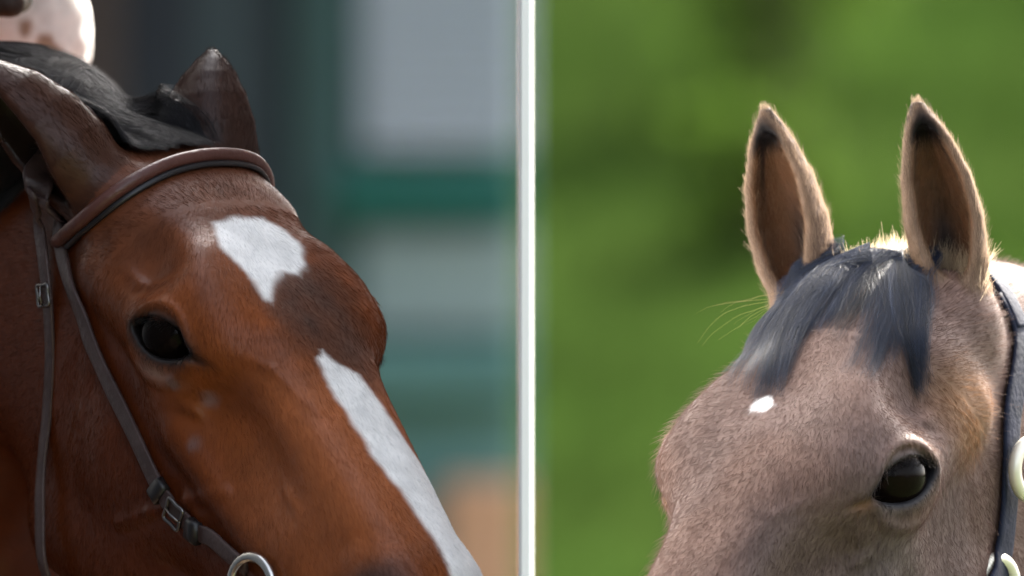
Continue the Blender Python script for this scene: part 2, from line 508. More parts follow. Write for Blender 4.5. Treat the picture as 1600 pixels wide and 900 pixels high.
class Horse:
    def __init__(s, poll, rows, scale, body_yaw, withers, ears):
        s.poll = np.asarray(poll, float)               # where the top of the head is
        s.H = np.asarray(rows, float).T                # columns nose, left, dorsal -> rows in head space
        s.H = np.stack([np.asarray(r, float) / np.linalg.norm(r) for r in rows])
        s.k = scale
        s.ears = ears
        f = np.array([math.cos(body_yaw), math.sin(body_yaw), 0]); l = np.array([-f[1], f[0], 0])
        s.B = np.stack([f, l, [0, 0, 1.]])
        s.o = np.array([withers[0], withers[1], 0.]); s.wz = withers[2]
    def to_head(s, P): return ((P - s.poll) @ s.H.T / s.k)
    def from_head(s, q): return s.poll + (np.asarray(q, float) * s.k) @ s.H
    def to_body(s, P): return (P - s.o) @ s.B.T
    def from_body(s, q): return s.o + np.asarray(q, float) @ s.B
    def setup(s):
        z = s.wz / 1.6
        hb = lambda q: s.to_body(s.from_head(q))
        # neck: centre line from shoulder to poll, with heights
        A = np.array([-.02, 0, 1.27]) * z; D = hb((-.005, 0, s.neck_z))
        T = hb((-.11, 0, -.085)) - hb((0, 0, -.11)); T /= np.linalg.norm(T)
        Cc = D + np.array([-.16, 0, .02]) + s.neck_bow; Bb = A + np.array([.24, 0, .14])
        s.neck = []
        for t in np.linspace(0, 1, 9):
            c = (1 - t) ** 3 * A + 3 * (1 - t) ** 2 * t * Bb + 3 * (1 - t) * t * t * Cc + t ** 3 * D
            dv = 3 * (1 - t) ** 2 * (Bb - A) + 6 * (1 - t) * t * (Cc - Bb) + 3 * t * t * (D - Cc)
            M = axes(dv, (0, 0, 1))
            hgt = np.interp(t, (0, .3, .7, 1), (.30, .235, .165, .118)) * z
            wid = np.interp(t, (0, .3, .7, 1), (.155, .115, .088, .075)) * z
            s.neck.append((c, (.13, wid, hgt), M))
    def body_sdf(s, P):
        p = s.to_body(P).astype(np.float32)
        z = s.wz / 1.6
        q = p.copy(); q[:, 1] = fold(p[:, 1])
        c = lambda *v: tuple(x * z for x in v)
        d = ell(p, c(-.40, 0, 1.17), c(.66, .30, .33))
        d = smin(d, cone(p, c(.0, 0, 1.49), .10 * z, c(-.92, 0, 1.46), .13 * z), .12)
        d = smin(d, ell(q, c(.06, .15, 1.17), c(.26, .13, .33)), .10)
        d = smin(d, ell(p, c(.20, 0, 1.12), c(.20, .20, .24)), .08)
        d = smin(d, ell(q, c(-.95, .13, 1.22), c(.31, .19, .34)), .10)
        for cc, rr, M in s.neck:
            d = smin(d, ell(p, cc, rr, M), .055)
        for a, ra, b, rb in ((( .10, .17, 1.0), .105, (.15, .165, .52), .052), ((.15, .165, .53), .052, (.14, .165, .46), .042),
                             ((.14, .165, .46), .036, (.14, .165, .24), .036), ((.14, .165, .23), .042, (.19, .165, .09), .040),
                             ((.19, .165, .07), .050, (.205, .165, .045), .058),
                             ((-.80, .15, 1.02), .17, (-.86, .17, .80), .105), ((-.86, .17, .80), .10, (-1.13, .165, .58), .055),
                             ((-1.13, .165, .58), .052, (-1.09, .165, .25), .038), ((-1.09, .165, .24), .044, (-1.04, .165, .09), .041),
                             ((-1.04, .165, .07), .050, (-1.025, .165, .045), .056)):
            d = smin(d, cone(q, c(*a), ra * z, c(*b), rb * z), .035)
        return np.maximum(d, -p[:, 2])                  # flat soles on the ground
    def sdf(s, P):
        P = P.astype(np.float32)
        d = s.body_sdf(P)
        p = s.to_head(P)
        near = (np.abs(p - np.array([.27, 0, -.09])) < np.array([.48, .26, .34])).all(1)
        if near.any():
            h = p[near].astype(np.float32)
            hd = head_sdf(h / np.stack([np.ones(len(h)), 1 - s.slim * ss(.21, .33, h[:, 0]), np.ones(len(h))], 1).astype(np.float32))
            for E in s.ears:
                base = ell(h, E['b'] - E['M'][0] * .004, (.034, .031, .034))
                hd = smin(hd, base, .022)
            hd = hd * s.k
            x = smin(d[near], hd, .05)
            for E in s.ears:
                x = smin(x, ear_sdf(h, E)[0] * s.k, .010)
            d[near] = x
        return d
    def build(s, name, material, coat):
        lo = np.array([1e9] * 3); hi = -lo
        pts = [s.from_body((x, y, zz)) for x in (-1.4, .55) for y in (-.4, .4) for zz in (-.03, s.wz + .1)]
        pts += [s.from_head((x, y, zz)) for x in (-.2, .66) for y in (-.17, .17) for zz in (-.32, .22)]
        pts = np.array(pts)
        V, Q = extract(s.sdf, pts.min(0), pts.max(0), .005)
        V = project(s.sdf, V, 1)
        p = s.to_head(V)
        vm = (p[:, 0] > -.15) & (p[:, 0] < .66) & (np.abs(p[:, 1]) < .2) & (p[:, 2] > -.32)
        V, Q = refine(V, Q, vm[Q].all(1))
        p = s.to_head(V)
        vm = (p[:, 0] > -.15) & (np.abs(p[:, 1]) < .2) & (p[:, 2] > -.32)
        V[vm] = project(s.sdf, V[vm], 2)
        s.V, s.Q = V, Q
        s.N = np.zeros_like(V)
        fn = np.cross(V[Q[:, 2]] - V[Q[:, 0]], V[Q[:, 3]] - V[Q[:, 1]])
        for i in range(4): np.add.at(s.N, Q[:, i], fn)
        s.N /= np.linalg.norm(s.N, axis=1)[:, None] + 1e-12
        s.C = np.clip(coat(s, V), 0, 1)
        s.obj = mesh_obj(name, V, Q, material, colors=s.C)
        return s.obj
    def surf(s, pts, off=0.):
        """head-space points dropped onto the skin, lifted by off; returns points, normals"""
        P = np.array([s.from_head(q) for q in pts])
        for _ in range(7): P = project(s.sdf, P, 1, .02)
        N = grad(s.sdf, P); N /= np.linalg.norm(N, axis=1)[:, None]
        return P + N * off, N

LEFT = dict(
    poll=((301 - 800) / PXM, FOCUS, CAM_H + (450 - 173) / PXM),
    rows=((.40, -.577, -.712), (.834, .551, .021), (.38, -.602, .702)), scale=.955)
RIGHT = dict(
    poll=((1356 - 800) / PXM, FOCUS, CAM_H + (450 - 360) / PXM),
    rows=((-.394, -.596, -.70), (.846, -.532, -.023), (-.359, -.601, .714)), scale=1.05)

def h2(rows, v):
    """world direction -> head space"""
    return np.stack([np.asarray(r) / np.linalg.norm(r) for r in rows]) @ np.asarray(v, float)

def in_poly(x, y, poly):
    """signed distance to a polygon, negative inside"""
    P = np.asarray(poly, float); n = len(P)
    d = np.full(len(x), 1e9); ins = np.zeros(len(x), bool)
    for i in range(n):
        a, b = P[i], P[(i + 1) % n]; e = b - a
        t = np.clip(((x - a[0]) * e[0] + (y - a[1]) * e[1]) / (e @ e), 0, 1)
        d = np.minimum(d, np.hypot(x - a[0] - t * e[0], y - a[1] - t * e[1]))
        c = ((a[1] > y) != (b[1] > y)) & (x < (b[0] - a[0]) * (y - a[1]) / (b[1] - a[1] + 1e-12) + a[0])
        ins ^= c
    return np.where(ins, -d, d)

def mixc(C, col, m): return C * (1 - m[:, None]) + np.asarray(col)[None] * m[:, None]

def eye_field(p):
    e = p.copy(); e[:, 1] = np.abs(p[:, 1]); r = e - EYE_C
    u, v, a = r @ EYE_U, r @ EYE_W, r @ EYE_N
    return eye_opening(u, v), u, v, a

STAR = [(.124, -.0313), (.1174, -.0043), (.1194, .0172), (.1339, .0291), (.1547, .0365), (.1783, .0288), (.1917, .0155), (.1862, .0026),
        (.201, -.0112), (.2235, -.025), (.2216, -.0335), (.2005, -.0329), (.177, -.0374), (.1566, -.0429)]
DARK = [(.182, .02), (.195, .034), (.21, .04), (.247, .046), (.285, .045), (.315, .03), (.302, .0107), (.2904, -.0092), (.262, -.022), (.2239, -.026), (.20, -.008)]

def coat_left(h, V):
    p = h.to_head(V); b = h.to_body(V)
    x, y, z = p.T
    C = np.tile(np.array([.205, .052, .011]), (len(V), 1))
    n1 = vnoise(V, 22, 1); n2 = vnoise(V, 60, 2); n3 = vnoise(V, 150, 3)
    C *= (.70 + .45 * n1 + .30 * (n2 - .5))[:, None]
    C = mixc(C, (.082, .015, .003), .85 * ss(-.07, -.14, z) * ss(-.2, 0, x))            # redder cheek, with its shade painted in too
    C = mixc(C, (.34, .105, .036), .8 * ss(.15, .04, np.hypot(x - .39, 1.2 * z + .02)) * ss(.22, .34, x))       # nose side paler: the light on it painted in
    C = mixc(C, (.075, .036, .026), .6 * ss(.24, .06, x) * ss(-.13, -.03, z))          # dark poll
    w = (n2 - .5) * .010 + (n3 - .5) * .006
    d = in_poly(x, y, DARK)
    C = mixc(C, (.046, .026, .020), (.55 + .35 * n2) * ss(.030, -.016, d + 1.6 * w) * (z > -.04))
    d = in_poly(x, y, STAR)
    white = ss(.0042, -.0042, d + w * .45) * (z > -.04)
    yl = np.interp(x, (.284, .290, .322, .355, .398, .442, .494, .527, .62), (-.004, -.0125, -.014, -.0104, -.008, .0008, .005, .004, .0))
    yr = np.interp(x, (.284, .297, .308, .333, .38, .42, .50, .62), (-.004, .0060, .0200, .027, .036, .050, .050, .05))
    st = np.maximum(yl - y, y - yr)
    stripe = ss(.0040, -.0040, st + w * .3) * (x > .280) * (z > -.07)
    eo, u, v, a = eye_field(p)
    ne = (np.abs(x - EYE_C[0]) < .09) & (np.abs(z - EYE_C[2]) < .09)
    C = mixc(C, (.045, .026, .020), .75 * ss(.016, .002, eo) * ne * (a > -.01))
    C = mixc(C, (.26, .17, .145), .8 * np.exp(-((v + .030) / .006) ** 2 - (u / .022) ** 2) * ne * (a > -.02))   # greyish rim below the eye
    C = mixc(C, (.012, .010, .010), ss(.007, .0015, eo) * ne * (a > -.01))
    C = mixc(C, (.022, .009, .005), .85 * np.exp(-((u - .044) / .012) ** 2 - ((v + .006) / .0045) ** 2) * ne)
    C = mixc(C, (.040, .030, .029), .85 * np.maximum(ss(.53, .58, x), ss(.040, .020, np.linalg.norm((p - np.array([.520, -.036, -.036])), axis=1))))                               # muzzle
    for c, r in (((.2836, -.086, -.1006), .012), ((.2649, -.0747, -.0712), .010), ((.276, -.088, -.088), .008), ((.2418, -.0998, -.0751), .008)):
        dd = np.linalg.norm(p - np.array(c), axis=1)
        C = mixc(C, (.15, .13, .14), .5 * ss(r, r * .1, dd + w))
    for E in h.ears:
        ed, tt, s_, o_, wd = ear_sdf(p.astype(np.float32), E)
        m = ss(.010, .002, ed) * (tt > .02)
        C = mixc(C, (.040, .014, .007), .9 * m)
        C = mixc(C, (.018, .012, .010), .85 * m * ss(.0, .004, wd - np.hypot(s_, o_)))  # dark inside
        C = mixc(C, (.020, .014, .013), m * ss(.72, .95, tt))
        if E is h.ears[1]: C = mixc(C, (.036, .016, .011), .8 * m)
    C = mixc(C, (.88, .87, .85), np.maximum(white, stripe))
    C = mixc(C, (.012, .010, .010), ss(.85, .55, b[:, 2]) * ss(-.1, 0, h.wz - 0.4 - b[:, 2]))   # black points
    return C

def coat_right(h, V):
    p = h.to_head(V); b = h.to_body(V)
    x, y, z = p.T
    C = np.tile(np.array([.116, .078, .069]), (len(V), 1))
    n1 = vnoise(V, 24, 4); n2 = vnoise(V, 60, 5); n3 = vnoise(V, 150, 6)
    C *= (.84 + .32 * n1)[:, None]
    C = mixc(C, (.126, .073, .056), .5 * ss(.35, .65, vnoise(V, 14, 7)))
    C = mixc(C, (.20, .10, .042), .7 * ss(.06, .015, np.linalg.norm((p - np.array([.10, .085, -.09])) * (1, .4, 1), axis=1)))   # tawny temple
    C = mixc(C, (.106, .084, .078), .7 * ss(.055, .02, np.linalg.norm(p - np.array([.245, .075, -.115]), axis=1)))               # grey below the eye
    eo, u, v, a = eye_field(p)
    ne = (np.abs(x - EYE_C[0]) < .09) & (np.abs(z - EYE_C[2]) < .09)
    C = mixc(C, (.075, .060, .055), .7 * ss(.014, .002, eo) * ne * (a > -.01))
    C = mixc(C, (.012, .012, .014), ss(.006, .0015, eo) * ne * (a > -.01))
    C = mixc(C, (.14, .065, .02), .7 * np.exp(-((u - .042) / .010) ** 2 - ((v + .006) / .005) ** 2) * ne)
    C = mixc(C, (.06, .045, .040), .8 * ss(.50, .58, x))
    w = (n3 - .5) * .008
    d = np.hypot((x - .1868) / 1.25, (y + .0102) / .95)
    C = mixc(C, (.82, .82, .84), ss(.0105, .0060, d + w) * (z > -.03))
    for E in h.ears:
        ed, tt, s_, o_, wd = ear_sdf(p.astype(np.float32), E)
        m = ss(.010, .002, ed) * (tt > .02)
        C = mixc(C, (.105, .066, .042), .8 * m)
        ins = ss(-.001, .004, wd - np.hypot(s_, o_))
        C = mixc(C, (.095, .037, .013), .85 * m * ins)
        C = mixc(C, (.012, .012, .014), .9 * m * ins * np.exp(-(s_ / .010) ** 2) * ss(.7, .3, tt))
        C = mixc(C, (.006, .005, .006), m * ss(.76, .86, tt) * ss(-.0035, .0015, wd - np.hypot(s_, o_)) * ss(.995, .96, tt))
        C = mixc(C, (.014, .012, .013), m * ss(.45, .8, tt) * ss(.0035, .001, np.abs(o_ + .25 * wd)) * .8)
    C = mixc(C, (.020, .016, .014), ss(.75, .5, b[:, 2]))
    return C

def fuzz(h, n, length, name, material, bright, lift, ear_long=1., ear_light=1.):
    """short coat hairs lying along the face, rooted all over head and upper neck"""
    V, Q = h.V, h.Q
    p = h.to_head(V[Q].mean(1))
    eo, u, v, a = eye_field(p)
    ok = (p[:, 0] > -.20) & (np.abs(p[:, 1]) < .22) & (p[:, 2] > -.36) & ~((eo < .002) & (a > 0) & (np.linalg.norm(np.abs(p) * (1, 1, 1) - np.abs(EYE_C), axis=1) < .045))
    q = Q[ok]
    A = np.linalg.norm(np.cross(V[q[:, 2]] - V[q[:, 0]], V[q[:, 3]] - V[q[:, 1]]), axis=1)
    f = rng.choice(len(q), n, p=A / A.sum()); q = q[f]
    s, t = rng.random((n, 1)), rng.random((n, 1))
    lerp = lambda X: (X[q[:, 0]] * (1 - s) + X[q[:, 1]] * s) * (1 - t) + (X[q[:, 3]] * (1 - s) + X[q[:, 2]] * s) * t
    P, N, C = lerp(V), lerp(h.N), lerp(h.C)
    N /= np.linalg.norm(N, axis=1)[:, None]
    ph = h.to_head(P)
    whorl = np.array([.17, 0, 0])
    flow = ph - whorl; flow[:, 0] += np.where(ph[:, 0] > .1, .12, 0)
    onear = np.zeros(n, bool)
    for E in h.ears:                                     # on the ears hair runs to the tip
        ed, tt, *_ = ear_sdf(ph.astype(np.float32), E)
        m = (ed < .006) & (tt > .02)
        flow[m] = E['M'][0]
        onear |= m
    neck = ph[:, 0] < .03
    T = flow @ h.H
    T += rng.normal(0, .12, T.shape) * np.linalg.norm(T, axis=1)[:, None]
    T -= N * (T * N).sum(1)[:, None]; T /= np.linalg.norm(T, axis=1)[:, None] + 1e-9
    L = length * rng.uniform(.6, 1.25, (n, 1))
    L[onear] *= ear_long
    up = lift * rng.uniform(.5, 1.6, (n, 1))
    k = np.array([0, .5, 1.])[None, :, None]
    pts = P[:, None] - N[:, None] * .0004 + (T * L)[:, None] * k + (N * L * up)[:, None] * (k * 1.3 - .45 * k * k)
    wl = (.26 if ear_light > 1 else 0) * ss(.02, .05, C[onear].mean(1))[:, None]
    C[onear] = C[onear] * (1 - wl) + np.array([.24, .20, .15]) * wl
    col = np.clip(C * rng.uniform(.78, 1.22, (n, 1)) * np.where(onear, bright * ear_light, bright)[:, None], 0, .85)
    return strands(name, pts, np.full(n, .00010), col, material, h.obj)

TONE = []                                               # brightness of each strand, shared within a clump
def lock(h, guide, n, w0, w1, lift, ragged=.25, free=False, m=14, base=.001, clump=170):
    """strands following a guide over the skin (head space), fanned out by w0 -> w1"""
    G = spline(guide, m)
    T = np.gradient(G, axis=0); T /= np.linalg.norm(T, axis=1)[:, None]
    K = max(5, n // clump); cl = rng.integers(0, K, n)
    TONE.append(rng.uniform(.3, 2.0, K)[cl])
    off = rng.normal(0, .5, K)[cl][:, None] + rng.normal(0, .22, (n, 1)) * (1 - np.linspace(0, 1, m)[None] ** 1.3 * .9)
    wid = np.linspace(w0, w1, m)[None]
    wob = np.cumsum(rng.normal(0, .0008, (n, m)), 1)
    up = np.array([0, 0, 1.0]); S = np.cross(T, up); S /= np.linalg.norm(S, axis=1)[:, None] + 1e-9
    cut = 1 - ragged * (.75 * rng.random(K)[cl][:, None] + .35 * rng.random((n, 1)))
    tt = np.linspace(0, 1, m)[None] * cut
    idx = tt * (m - 1); i = np.minimum(idx.astype(int), m - 2); fr = (idx - i)[..., None]
    pts = G[i] * (1 - fr) + G[i + 1] * fr + S[i] * (off * wid + wob + np.sin(np.linspace(0, 5, m)[None] + cl[:, None] * 2.4) * .0022)[..., None]
    pts[..., 2] += rng.uniform(-.001, .001, (n, 1))
    W = h.poll + (pts.reshape(-1, 3) * h.k) @ h.H
    if not free:
        for _ in range(4): W = project(h.sdf, W, 1, .02)
        N = grad(h.sdf, W); N /= np.linalg.norm(N, axis=1)[:, None] + 1e-9
        lf = (lift * rng.uniform(.15, 1, (n, 1)) * (1 - np.linspace(0, .75, m)[None])).reshape(-1, 1) + base
        W = W + N * lf
    return W.reshape(n, m, 3)

rl, rr = LEFT['rows'], RIGHT['rows']
ears_l = [ear((.030, -.068, -.070), h2(rl, (-.75, .1, .70)), h2(rl, (-.6, -.33, -.56)), .175, .041, -.05, .05),
          ear((.016, .050, -.090), h2(rl, (-.05, .25, .95)), h2(rl, (.75, .65, 0)), .128, .038, .05, .05)]
ears_l[1]['th'] = 1.4
ears_r = [ear((.015, .055, -.074), h2(rr, (-.115, .0, .97)), h2(rr, (.02, -1, .0)), .163, .0255, .1, .05),
          ear((.015, -.074, -.078), h2(rr, (-.26, .0, .97)), h2(rr, (-.52, -.85, .0)), .160, .0270, -.1, .05)]
bay = Horse(LEFT['poll'], rl, LEFT['scale'], math.atan2(-.86, .5), (LEFT['poll'][0] - .34, FOCUS + .58, 1.62), ears_l)
bay.neck_bow = np.array([0, 0, .06]); bay.neck_z = -.215; bay.slim = 0.; bay.setup()
brown = Horse(RIGHT['poll'], rr, RIGHT['scale'], math.atan2(-.85, -.53), (RIGHT['poll'][0] + .40, FOCUS + .58, 1.36), ears_r)
brown.neck_bow = np.array([0, 0, -.05]); brown.neck_z = -.185; brown.slim = .17; brown.setup()

M_bay = coat_mat('bay_coat', .36, .24, .0)
M_brown = coat_mat('brown_coat', .6, .15, .0)
M_hair = hair_mat('coat_hair', .40, .16, trans=.15)
M_mane = hair_mat('mane_hair', .42, .25, trans=.08)
M_eye = mat('eyeball', (.0025, .002, .002), .08, .06, scale=30, color2=(.006, .003, .002))
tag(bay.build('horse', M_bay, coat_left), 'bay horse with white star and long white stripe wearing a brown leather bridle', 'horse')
tag(brown.build('horse', M_brown, coat_right), 'taupe brown young horse with dark forelock and a tiny white forehead spot', 'horse')

def eyeballs(h):
    for sg in (1, -1):
        c = EYE_C.copy(); c[1] *= sg
        n = EYE_N.copy(); n[1] *= sg
        c = c + n * .0032
        vs, fs = [], []
        U = np.cross(n, (0, 0, 1)); U /= np.linalg.norm(U); W = np.cross(n, U)
        NU, NV = 40, 24
        for j in range(NV + 1):
            t = math.pi * j / NV
            bulge = 1 + .06 * max(0, math.cos(t)) ** 3                     # cornea
            for i in range(NU):
                a = 2 * math.pi * i / NU
                vs.append(h.from_head(c + (EYE_R + .0026) * bulge * (n * math.cos(t) + (U * math.cos(a) + W * math.sin(a)) * math.sin(t))))
        for j in range(NV):
            for i in range(NU):
                fs.append((j * NU + i, j * NU + (i + 1) % NU, (j + 1) * NU + (i + 1) % NU, (j + 1) * NU + i))
        mesh_obj('eye', np.array(vs), np.array(fs), M_eye, h.obj)
eyeballs(bay); eyeballs(brown)

M_lash = hair_mat('eyelash', .4, .3, 0.)
def lashes(h):
    out = []
    for sg in (1, -1):
        for i in range(150):
            u = rng.uniform(-.026, .024)
            R2 = .044; vv = math.sqrt(R2 * R2 - u * u) - (R2 - .0145) + .001
            c = EYE_C + EYE_N * (EYE_R + .001) * math.sqrt(max(.05, 1 - (u * u + vv * vv) / EYE_R ** 2)) + EYE_U * u + EYE_W * vv
            ln = rng.uniform(.010, .020)
            d = EYE_N * .9 + EYE_W * rng.uniform(-.5, -.1) + EYE_U * (u * 14 + rng.normal(0, .15))
            pts = [c + d * ln * t + EYE_W * ln * .25 * (t * t - t) for t in (0, .5, 1)]
            out.append([h.from_head(np.array(q) * (1, sg, 1)) for q in pts])
    P = np.array(out)
    strands('eyelashes', P, np.full(len(P), .00022), np.full((len(P), 3), .01), M_lash, h.obj)
lashes(bay); lashes(brown)

# ------------------------------------------------------------------ ground and background
M_grass = mat('grass', (.036, .048, .016), .9, .1, scale=3, color2=(.056, .068, .024), bump=.5, bscale=60)
M_sand = mat('sand_yard', (.055, .038, .027), .95, .1, scale=2, color2=(.085, .06, .042), bump=.4, bscale=90)
M_white = mat('white_paint', (.89, .89, .89), .5, .4, scale=4, color2=(.92, .92, .92), bump=.03)
M_slate = mat('dark_slate_paint', (.038, .056, .064), .6, .3, scale=1.2, color2=(.048, .070, .076))
M_brownwood = mat('dark_brown_wood', (.055, .040, .034), .7, .3, scale=3, color2=(.075, .05, .042))
M_teal = mat('teal_paint', (.003, .10, .075), .5, .3, scale=2, color2=(.005, .115, .088))
M_tealpale = mat('faded_teal_paint', (.075, .19, .175), .6, .3, scale=1.2, color2=(.10, .215, .20))
M_tealdark = mat('dark_teal_paint', (.028, .062, .058), .6, .3, scale=2, color2=(.036, .074, .070))
M_grey = mat('grey_shutter_paint', (.40, .45, .51), .6, .25, scale=2, color2=(.46, .50, .56))
M_greyteal = mat('grey_teal_paint', (.23, .30, .30), .6, .25, scale=2, color2=(.27, .34, .335))
M_roof = mat('roof_slate', (.06, .06, .065), .8, .3, scale=9, bump=.3)
M_straw = mat('orange_wood', (.50, .27, .155), .8, .2, scale=5, color2=(.58, .34, .21), bump=.2, bscale=70, stretch=(1, 6, 6))

tag(mesh_obj('ground', [(-900, -300, 0), (900, -300, 0), (900, 1500, 0), (-900, 1500, 0)], [(0, 1, 2, 3)], M_grass), kind='structure')
tag(mesh_obj('yard', [(-14, 4, .004), (.05, 4, .004), (.30, 36, .004), (-14, 36, .004)], [(0, 1, 2, 3)], M_sand), kind='structure')

wall = empty('diptych_divider', (.0103, 9.60, 0))  # diptych border added as a tall panel, which also shades the bay
tag(wall, 'tall narrow white partition added as a panel for the diptych border between the two horses', 'divider')
wall.rotation_euler = (0, 0, -math.atan(.00103))
for i in range(2):
    MB().box((-.0048, i * .85, .0), (.0048, i * .85 + .849, 4.4), .002).build('panel', M_white, wall)
MB().box((-.020, -.02, -.05), (.020, 1.72, .06), .004).build('foot_rail', M_white, wall)

# stable block across the yard, facing the camera
BY = 30.0
def bx(u): return (u - 800) / 1960 * BY / FOCUS
def bz(v): return CAM_H + (450 - v) / 1960 * BY / FOCUS
st = empty('stable_block', (-3, BY, 0))
tag(st, 'blurred stable front with dark slate wall, teal trim and grey shutters behind the bridled horse', 'stable')
def part(name, m, lo, hi, parent=st, bev=.01):
    o = MB().box((lo[0] + 3, lo[1] - BY, lo[2]), (hi[0] + 3, hi[1] - BY, hi[2]), bev).build(name, m, parent if parent else None)
    return o
part('wall', M_slate, (-9, BY + .10, 0), (bx(455), BY + .3, 3.6))
part('wall', M_tealpale, (bx(455), BY + .12, 0), (.031, BY + .3, 3.6))
M_door = mat('dark_door_paint', (.012, .016, .023), .6, .3, scale=2, color2=(.018, .023, .031))
part('door', M_door, (bx(187), BY + .03, 0), (bx(300), BY + .099, 3.0))
part('post', M_brownwood, (bx(118), BY - .04, 0), (bx(186), BY + .098, 3.6))
part('post', M_tealdark, (bx(455), BY - .03, 0), (bx(520), BY + .118, 3.6))
part('rail', M_teal, (bx(521), BY - .05, bz(338)), (.029, BY + .117, bz(272)))
part('rail', M_tealpale, (bx(521), BY - .02, bz(620)), (.029, BY + .116, bz(540)))
sh = part('shutter', M_grey, (bx(560), BY + .03, bz(238)), (.029, BY + .118, bz(-330)))
for i in range(22):
    v = 232 - i * 25
    b = MB().box((bx(566) + 3, -.0, bz(v)), (3.026, .028, bz(v - 17)), .004).build('slat', M_grey, sh)
pn = part('lower_panel', M_greyteal, (bx(560), BY + .04, bz(520)), (.029, BY + .117, bz(362)))
rf = MB(); rf.v = [(-6.4, -.9, 3.5), (3.10, -.9, 3.5), (3.10, 4, 5.6), (-6.4, 4, 5.6), (-6.4, -.9, 3.42), (3.10, -.9, 3.42), (3.10, 4, 5.52), (-6.4, 4, 5.52)]
rf.f = [(0, 1, 2, 3), (7, 6, 5, 4), (0, 4, 5, 1), (1, 5, 6, 2), (2, 6, 7, 3), (3, 7, 4, 0)]
rf.build('roof', M_roof, st)
part('kick_board', M_straw, (bx(692), BY + .02, 0), (.028, BY + .115, bz(752)))

# unseen walls added to keep sky light off the bay's cheek
part('shade_wing', M_door, (-2.1, -3.9, 0), (-1.8, BY - .2, 6.0))
part('shade_gable', M_door, (-9.0, -4.4, 0), (-.75, -4.0, 9.5))  # added out of view behind the camera, blocks low sky on the left

# sunlit grassy bank with bushes beyond the paddock
def bank_z(x, y):
    t = np.clip((y - 45) / 34, 0, 1)
    return 34 * .125 * (t - .12 * np.sin(2 * np.pi * t) / (2 * np.pi)) + .10 * (np.sin(x * 1.3 + y * .4) + np.sin(x * .5 - y * .7 + 1)) * np.minimum(1, t * 8) - .01
M_bank = mat('meadow', (.0145, .031, .0052), .95, .0, scale=.4, color2=(.024, .041, .0085), bump=.6, bscale=8)
M_blade = mat('grass_blade', (.0145, .031, .0052), .8, .02, scale=.5, color2=(.024, .041, .0085), trans=.4)
M_bush = mat('bush_leaf', (.030, .062, .008), .7, .03, scale=.9, color2=(.050, .084, .012), trans=.55)
M_bark = mat('bark', (.10, .075, .05), .9, .2, scale=12, bump=.6)
nx, ny = 90, 70
gx, gy = np.meshgrid(np.linspace(-40, 60, nx), np.linspace(44, 130, ny), indexing='ij')
Vb = np.stack([gx, gy, bank_z(gx, gy)], -1).reshape(-1, 3)
ii = (np.arange(nx - 1)[:, None] * ny + np.arange(ny - 1)[None]).reshape(-1)
tag(mesh_obj('meadow_bank', Vb, np.stack([ii, ii + ny, ii + ny + 1, ii + 1], 1), M_bank), kind='structure')
n = 70000
px_, py_ = rng.uniform(-3, 9, n), rng.uniform(45, 80, n)
P = np.stack([px_, py_, bank_z(px_, py_) - .01], 1)
hgt = rng.uniform(.06, .22, (n, 1)) * (.5 + vnoise(P, .7, 9)[:, None])
az = rng.uniform(0, 2 * math.pi, n); sd = np.stack([np.cos(az), np.sin(az), 0 * az], 1) * .012
tip = P + np.concatenate([rng.normal(0, .05, (n, 2)), np.ones((n, 1))], 1) * hgt
Vg = np.stack([P - sd, P + sd, tip], 1).reshape(-1, 3)
tag(mesh_obj('meadow_grass', Vg, np.arange(3 * n).reshape(-1, 3), M_blade, smooth=False), kind='stuff')

def leaves(n, rad, size, clumps):
    """leaf quads in clumps through an ellipsoid"""
    c = rng.normal(0, 1, (clumps, 3)); c /= np.linalg.norm(c, axis=1)[:, None]
    c *= rng.uniform(.25, .95, (clumps, 1)) ** .6
    k = rng.integers(0, clumps, n)
    P = (c[k] + rng.normal(0, .16, (n, 3))) * rad
    a = rng.normal(0, 1, (n, 3)); a /= np.linalg.norm(a, axis=1)[:, None]
    b = np.cross(a, rng.normal(0, 1, (n, 3))); b /= np.linalg.norm(b, axis=1)[:, None]
    s = size * rng.uniform(.6, 1.4, (n, 1))
    V = np.stack([P - a * s, P + b * s * .45, P + a * s, P - b * s * .45], 1).reshape(-1, 3)
    return V, np.arange(4 * n).reshape(-1, 4)

def bush(x, y, rad, n, label):
    t = empty('bush', (x, y, float(bank_z(np.array(x), np.array(y))) - .02)); tag(t, label, 'bush', 'bushes on the grassy bank')
    V, F = leaves(n, np.array(rad), .06, 70)
    V[:, 2] = np.maximum(V[:, 2] + rad[2] * .95, .03)
    mesh_obj('foliage', V, F, M_bush, t, smooth=False)
    for q in range(4):
        a = q * 1.7
        mb = MB().tube(spline([(0, 0, 0), (.2 * rad[0] * math.cos(a), .2 * rad[1] * math.sin(a), rad[2] * .7), (.6 * rad[0] * math.cos(a), .6 * rad[1] * math.sin(a), rad[2] * 1.5)], 7), np.linspace(.04, .012, 7), 6)
        mb.build('stem', M_bark, t, True)
for x, y, rad, n, lb in ((1.32, 63, (.66, .5, .95), 1500, 'tall dark green blurred bush at the top edge behind the lower bush'),
                                         (1.18, 59.5, (.40, .4, .40), 700, 'lower blurred bush just above the tip of the far ear of the brown horse')):
    bush(x, y, rad, n, lb)

# ------------------------------------------------------------------ hair
M_hair_soft = hair_mat('soft_coat_hair', .5, .1, trans=.6)
fuzz(bay, 300000, .0075, 'coat_hair', M_hair, 1.0, .11)
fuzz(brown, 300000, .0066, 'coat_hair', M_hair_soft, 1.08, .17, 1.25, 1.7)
fuzz(brown, 50000, .0100, 'guard_hair', M_hair_soft, 1.1, .60, .7, 1.5)

def hair_cols(n, base, var):
    return np.clip(np.asarray(base)[None] * rng.uniform(1 - var, 1 + var, (n, 1)), 0, 1)

